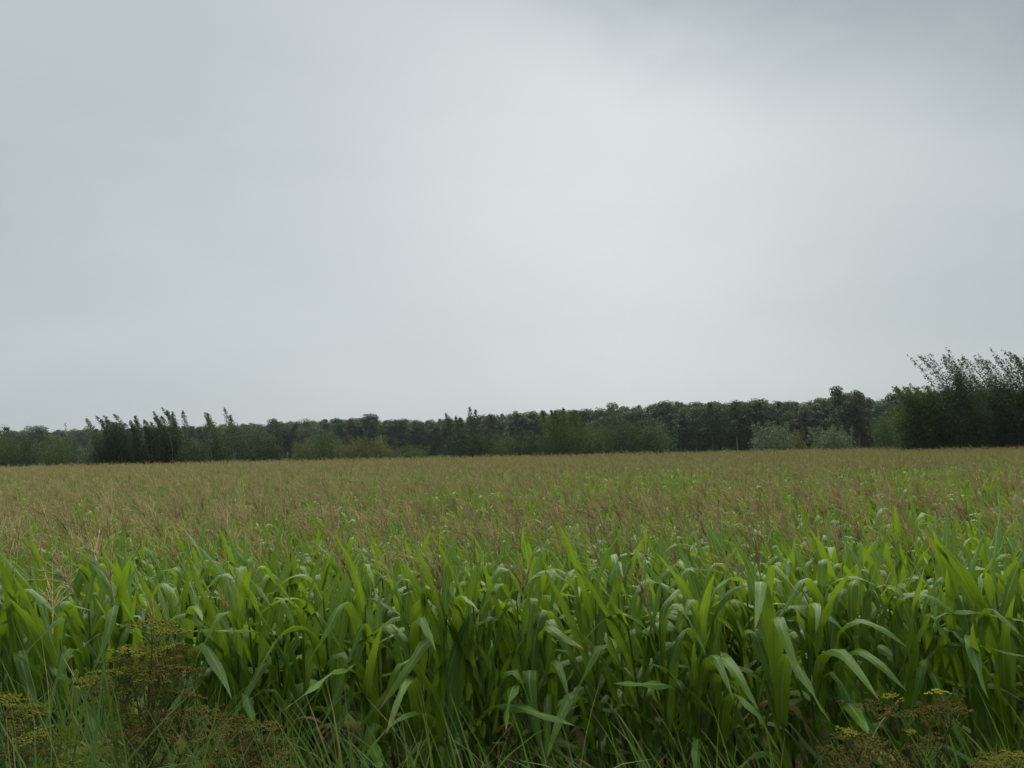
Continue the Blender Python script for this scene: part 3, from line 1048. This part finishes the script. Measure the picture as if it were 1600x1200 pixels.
bush('bush', 'dark dense bush with a pointed top in the centre thicket', 'bush', 985, D0, 640, 76, 'leaf_dark', 24, GB, stems=20, bend=0.02, body=0.95)
bush('bush', 'green rounded bush sloping down at the right end of the centre thicket', 'bush', 1024, D0 - 1, 660, 64, 'leaf_green', 25, GB, stems=16, bend=0.0, body=0.98)
bush('willow_bush', 'silvery leaved bush standing alone before the dark forest trunks', 'bush', 1206, D0, 657, 66, 'leaf_silver', 26, GB, stems=16, bend=0.06, body=0.92)
bush('bush', 'low dull bush at the right foot of the first silvery bush', 'bush', 1240, D0 + 2, 674, 36, 'leaf_olive', 27, GB, stems=10, bend=0.02)
bush('willow_bush', 'second silvery leaved bush, nearer the big dark trees', 'bush', 1298, D0 - 1, 663, 62, 'leaf_silver', 28, GB, stems=14, bend=0.08, body=0.92)
bush('bush', 'light green bush leaning on the left side of the big dark trees', 'bush', 1390, D0 - 8, 632, 58, 'leaf_green', 29, GB, stems=16, bend=0.04, body=0.98)
GR = 'big dark trees at the right end of the field'
DR = 86.0
bush('poplar_tree', 'mid green tree with lacy shoots on top, leftmost of the right group', 'tree', 1434, DR, 597, 62, 'leaf_green', 40, GR, stems=28, bend=0.10, body=0.88, lsize=0.22)
bush('poplar_tree', 'big dark tree with the highest lacy top of the right group', 'tree', 1490, DR - 1, 541, 80, 'leaf_dark', 41, GR, stems=30, bend=0.12, body=0.74, lsize=0.22)
bush('poplar_tree', 'big dark tree behind the notch between the two lacy tops', 'tree', 1530, DR + 3, 584, 70, 'leaf_dark', 42, GR, stems=20, bend=0.08, body=0.84, lsize=0.22)
bush('poplar_tree', 'big dark tree with lacy shoots beside the right picture edge', 'tree', 1572, DR, 541, 80, 'leaf_dark', 43, GR, stems=30, bend=0.12, body=0.76, lsize=0.22)
bush('poplar_tree', 'big dark tree cut by the right picture edge', 'tree', 1634, DR - 1, 536, 86, 'leaf_dark', 44, GR, stems=30, bend=0.12, body=0.80, lsize=0.22)

# ------------------------------------------------------------------ forest behind


def forest_tree(r, H, W, leafmat, trunkmat, base=0.3, lobes=16, per=210, lsize=0.42):
    rs = np.random.default_rng(r.randrange(1 << 30))
    tk, lf = MB(), MB()
    zz = np.linspace(0, H * 0.9, 8)
    tx = np.cumsum(rs.normal(0, 0.06, 8))
    P = np.stack([tx, np.cumsum(rs.normal(0, 0.06, 8)), zz], 1)
    tk.add(*tube(P, np.linspace(0.17, 0.03, 8), 5))
    for i in range(lobes):
        s = (i + r.random()) / lobes
        z = H * (base + (0.96 - base) * s)
        prof = math.sin(math.pi * min(1, 0.18 + 0.80 * s)) ** 0.7
        a = i * 2.4 + r.uniform(-0.5, 0.5)
        rr = W * 0.5 * prof * r.uniform(0.25, 0.85)
        c0 = np.array([rr * math.cos(a) + tx[-1] * s, rr * math.sin(a), z])
        R0 = np.array([W * 0.23, W * 0.23, H * 0.075]) * r.uniform(0.75, 1.25)
        p0 = np.array([np.interp(z * 0.85, zz, P[:, k]) for k in range(3)])
        tk.add(*tube(np.array([p0, p0 * 0.5 + c0 * 0.5 + np.array([0, 0, 0.1]), c0]), [0.06, 0.04, 0.015], 3))
        d = unit(rs.normal(0, 1, (per, 3)))
        c = c0 + d * R0 * (rs.random(per) ** 0.35)[:, None]
        sz = lsize * rs.uniform(0.6, 1.3, per)
        nrm = unit(d + rs.normal(0, 0.6, (per, 3)) + np.array([0, 0, 0.3]))
        A = unit(np.cross(nrm, rs.normal(0, 1, (per, 3)))) * sz[:, None] * 0.5
        B = unit(np.cross(nrm, A)) * sz[:, None] * 0.38
        v, f, u = quads(c, A, B)
        lf.add(v, f, u)
    return tk, lf


FR = random.Random(91)
FVAR = []
for q in range(12):
    mat = TREE_LEAF[('leaf_forest', 'leaf_dark', 'leaf_forest', 'leaf_forest_dull', 'leaf_forest', 'leaf_green')[q % 6]]
    tk, lf = forest_tree(FR, 14.0, FR.uniform(4.2, 8.0), mat, M_BARK, base=FR.uniform(0.12, 0.36), lobes=FR.randint(11, 20), lsize=FR.uniform(0.36, 0.5))
    FVAR.append((tk.mesh('forest_trunk', M_BIRCH if q % 6 == 1 else M_BARK), lf.mesh('forest_crown', mat, smooth=False)))


def bare_tree(r, H=13.0):
    mb = MB()

    def grow(p, d, L, rad, lev):
        n = 4
        pts_ = [p]
        for k in range(n):
            d = unit(d + np.array([r.gauss(0, 0.12), r.gauss(0, 0.12), 0.05]))
            pts_.append(pts_[-1] + d * L / n)
        mb.add(*tube(np.array(pts_), np.linspace(rad, rad * 0.5, n + 1), 3))
        if lev < 3:
            for k in range(r.randint(4, 6)):
                f = r.uniform(0.35, 1.0)
                q = pts_[int(f * n)]
                a = r.uniform(0, 6.28)
                nd_ = unit(d * 0.9 + np.array([math.cos(a), math.sin(a), 0.25]) * 0.75)
                grow(q, nd_, L * r.uniform(0.32, 0.5), rad * 0.5, lev + 1)
    grow(np.array([0, 0, 0.0]), np.array([0, 0, 1.0]), H * 0.72, 0.15, 0)
    return mb.mesh('bare_tree', plain_grey)


plain_grey = plain_material('dead_wood', (0.16, 0.15, 0.14), (0.30, 0.28, 0.26), 0.9, 8.0)
BARE = [bare_tree(random.Random(300 + q)) for q in range(3)]

# edge of the wood: from 330 m off at the left to about 205 m at the right
EDGE_PX = [-60, 100, 300, 430, 520, 620, 700, 790, 840, 950, 1040, 1120, 1210, 1250, 1320, 1370, 1400, 1500, 1660]
EDGE_D = [330, 325, 330, 330, 320, 310, 305, 285, 275, 250, 230, 222, 216, 214, 206, 206, 206, 204, 200]
EDGE_TOP = [676, 674, 668, 662, 657, 658, 657, 648, 645, 641, 632, 630, 628, 630, 616, 628, 618, 612, 605]


def edge_d(px):
    return float(np.interp(px, EDGE_PX, EDGE_D))


def forest_thing(name, label, px, d, top_px, var, group):
    p = at(px, top_px, d)
    z0 = gz(p.x, d)
    root = empty(name, (p.x, d, z0), (0, 0, FR.uniform(0, 6.28)), 1.0)
    s = (p.z - z0) / 14.0
    root.scale = (s * FR.uniform(0.8, 1.7), s * FR.uniform(0.8, 1.5), s)
    tag(root, label, 'tree', group)
    put('trunk', FVAR[var][0], root)
    put('crown', FVAR[var][1], root)
    return root


GF = 'trees in the front rank of the distant forest'
special = [
    (126, 672, 'round topped forest tree showing in the gap left of the wind-bent trees'),
    (300, 666, 'round forest tree showing between the twin plumes and the lone plume'),
    (481, 654, 'dark spreading forest tree standing a little above the left forest line'),
    (620, 655, 'slightly higher rounded tree in the hazy left forest line'),
    (765, 648, 'rounded forest tree right of the tree with one thin shoot'),
    (806, 643, 'dark flat-topped forest tree above the centre thicket'),
    (1042, 626, 'tall dark forest tree rising behind the right end of the centre thicket'),
    (1150, 627, 'dark forest tree left of the silvery bushes with pale trunk below'),
    (1308, 605, 'tallest dark forest tree with an open top above the second silvery bush'),
    (1338, 610, 'tall dark round forest tree joined to the tallest one on its right'),
    (1396, 614, 'hazy forest tree just left of the big dark trees')]
for px, top, lab in special:
    forest_thing('forest_tree', lab, px, edge_d(px) - 6, top, FR.randrange(12), GF)
px = -50.0
cnt = 0
flist, fpx = [], []
while px < 1480:
    d = edge_d(px) + FR.uniform(-4, 5)
    top = float(np.interp(px, EDGE_PX, EDGE_TOP)) + FR.choice([-9, -5, -2, 0, 2, 5, 9, 13]) + FR.uniform(-2, 2)
    flist.append(forest_thing('forest_tree', None, px, d, top, FR.randrange(12), GF))
    fpx.append(px)
    px += FR.uniform(3.6, 5.2) / d * 1200
    cnt += 1
# name each by the landmark it stands behind
MARKS = [(2, 'the bush cut by the left picture edge'), (40, 'the second bush from the left edge'), (90, 'the bush with two thin shoots'), (138, 'the small silvery bush at left'),
         (180, 'the two leftmost leaning plumes'), (216, 'the shorter wind-bent tree'), (259, 'the twin tall plumes'), (300, 'the low bush before the lone plume'),
         (342, 'the tree with the lone plume'), (398, 'the dark bush with sparse twigs'), (430, 'the right end of the left thicket'), (476, 'the low yellowish bush'), (508, 'the round dark bush'),
         (548, 'the yellowish olive bush'), (592, 'the dull olive bush'), (645, 'the low scrub of the centre gap'), (690, 'the left end of the centre thicket'), (730, 'the tree with one thin shoot'),
         (782, 'the low bush beside the single shoot'), (826, 'the middle of the centre thicket'), (876, 'the bushy tree with grassy twigs'), (928, 'the broad olive bush'), (985, 'the dense bush with a pointed top'),
         (1024, 'the rounded end of the centre thicket'), (1075, 'the bare gap right of the thicket'), (1110, 'the row of pale trunks'), (1155, 'the gap before the first silvery bush'), (1206, 'the first silvery willow bush'),
         (1250, 'the gap between the silvery bushes'), (1298, 'the second silvery willow bush'), (1340, 'the gap before the big dark trees'), (1384, 'the light bush beside the big trees'), (1428, 'the first big dark tree'), (1475, 'the highest lacy tree')]
byk = {}
for o, q in zip(flist, fpx):
    byk.setdefault(min(MARKS, key=lambda m_: abs(m_[0] - q))[1], []).append(o)
WHERE = {1: ['behind'], 2: ['behind the left side of', 'behind the right side of'], 3: ['just left of', 'behind', 'just right of'], 4: ['farther left of', 'just left of', 'just right of', 'farther right of'],
         5: ['farther left of', 'just left of', 'behind', 'just right of', 'farther right of']}
for k, v in byk.items():
    for o, w in zip(v, WHERE.get(len(v), WHERE[5] + ['well right of'] * 9)):
        o['label'] = 'distant forest tree ' + w + ' ' + k
for px, top, v_, lab in ((955, 629, 0, 'leafless grey tree poking above the forest right of centre'),
                         (1196, 618, 1, 'leafless dead tree with fine twigs above the first silvery bush'),
                         (1160, 622, 2, 'thin leafless tree left of the larger dead one'),
                         (1262, 619, 0, 'leafless dead tree between the silvery bushes and the tallest tree'),
                         (1284, 618, 2, 'thin leafless tree touching the tallest forest tree'),
                         (570, 652, 1, 'leafless twiggy tree in the low forest line left of centre')):
    d = edge_d(px) + 2
    p = at(px, top, d)
    o = put('dead_tree', BARE[v_])
    o.location = (p.x, d, gz(p.x, d))
    s = (p.z - o.location.z) / 12.0
    o.scale = (s, s, s)
    o.rotation_euler = (0, 0, FR.uniform(0, 6))
    tag(o, lab, 'tree', 'leafless trees of the distant forest')

# rank weeds and scrub filling the foot of the bushes
sr = random.Random(8)
SCRUB = []
for q in range(5):
    SCRUB.append(bush_meshes(random.Random(500 + q), 1.9, 2.6, 7, [TREE_LEAF['leaf_dark'], TREE_LEAF['leaf_green'], TREE_LEAF['leaf_dark'], TREE_LEAF['leaf_olive'], TREE_LEAF['leaf_dark']][q], M_BARK, bend=0.05, per=170, body=0.9, leaders=1, lper=30, lsize=0.2)[1])
sx = np.array([(sr.uniform(-92, 92), FIELD_END + 1.5 + abs(sr.gauss(0, 4.5))) for q in range(620)])
n = len(sx)
ug = scatter('undergrowth', SCRUB, np.column_stack([sx, ground_z(sx[:, 0], sx[:, 1])]), nrg.uniform(0, 6.28, n), nrg.uniform(0.6, 1.25, n), nrg.integers(0, 5, n), np.zeros((n, 2)))
tag(ug, 'dark scrub and rank weeds along the foot of the bushes', 'undergrowth', kind='stuff')

# the mass of the wood behind the front rank
wp, wz, ws, wk = [], [], [], []
joined = []
for tkm, lfm in FVAR:
    joined.append(lfm)
wr = random.Random(55)
for rank in range(11):
    px = -140.0
    while px < 1720:
        d = edge_d(px) + 4 + rank * 5 + wr.uniform(-2, 2)
        top = float(np.interp(px, EDGE_PX, EDGE_TOP)) + wr.uniform(-3.0, 9.0)
        p = at(px, top, d)
        z0 = gz(p.x, d)
        wp.append((p.x, d, z0))
        ws.append((p.z - z0) / 14.0 * (1.0 if rank else 0.97))
        wk.append(wr.randrange(12))
        px += wr.uniform(4.0, 6.0) / d * 1200
# understorey scrub along its foot
for q in range(1500):
    px = wr.uniform(-140, 1720)
    d = edge_d(px) + wr.uniform(-6, 40)
    p = at(px, 700, d)
    wp.append((p.x, d, gz(p.x, d) - 1.0))
    ws.append(wr.uniform(0.2, 0.42))
    wk.append(wr.randrange(12))
n = len(wp)
wood = scatter('wood', joined, np.array(wp), nrg.uniform(0, 6.28, n), np.array(ws), np.array(wk), np.zeros((n, 2)))
tag(wood, 'mass of dark broadleaf trees filling the distant forest', 'forest', kind='stuff')

# ------------------------------------------------------------------ air
HAZE = 0.0001
if HAZE > 0:
    m, t, out = new_mat('haze')
    pv = nd(t, 'ShaderNodeVolumePrincipled', {'Color': rgb(0.80, 0.88, 0.95), 'Density': HAZE, 'Anisotropy': 0.2})
    t.links.new(pv.outputs[0], out.inputs['Volume'])
    hb = MB()
    x0, x1, y0, y1, z0, z1 = -1250, 1250, -80, 1550, -3.0, 24.0
    V = [(x, y, z) for x in (x0, x1) for y in (y0, y1) for z in (z0, z1)]
    hb.add(V, [[0, 1, 3, 2], [4, 6, 7, 5], [0, 4, 5, 1], [2, 3, 7, 6], [0, 2, 6, 4], [1, 5, 7, 3]])
    hz = put('haze', hb.mesh('haze', m, smooth=False))
    tag(hz, kind='stuff')
print('corn individuals', len(made), 'crop', len(pts), 'forest', cnt, 'wood', n)
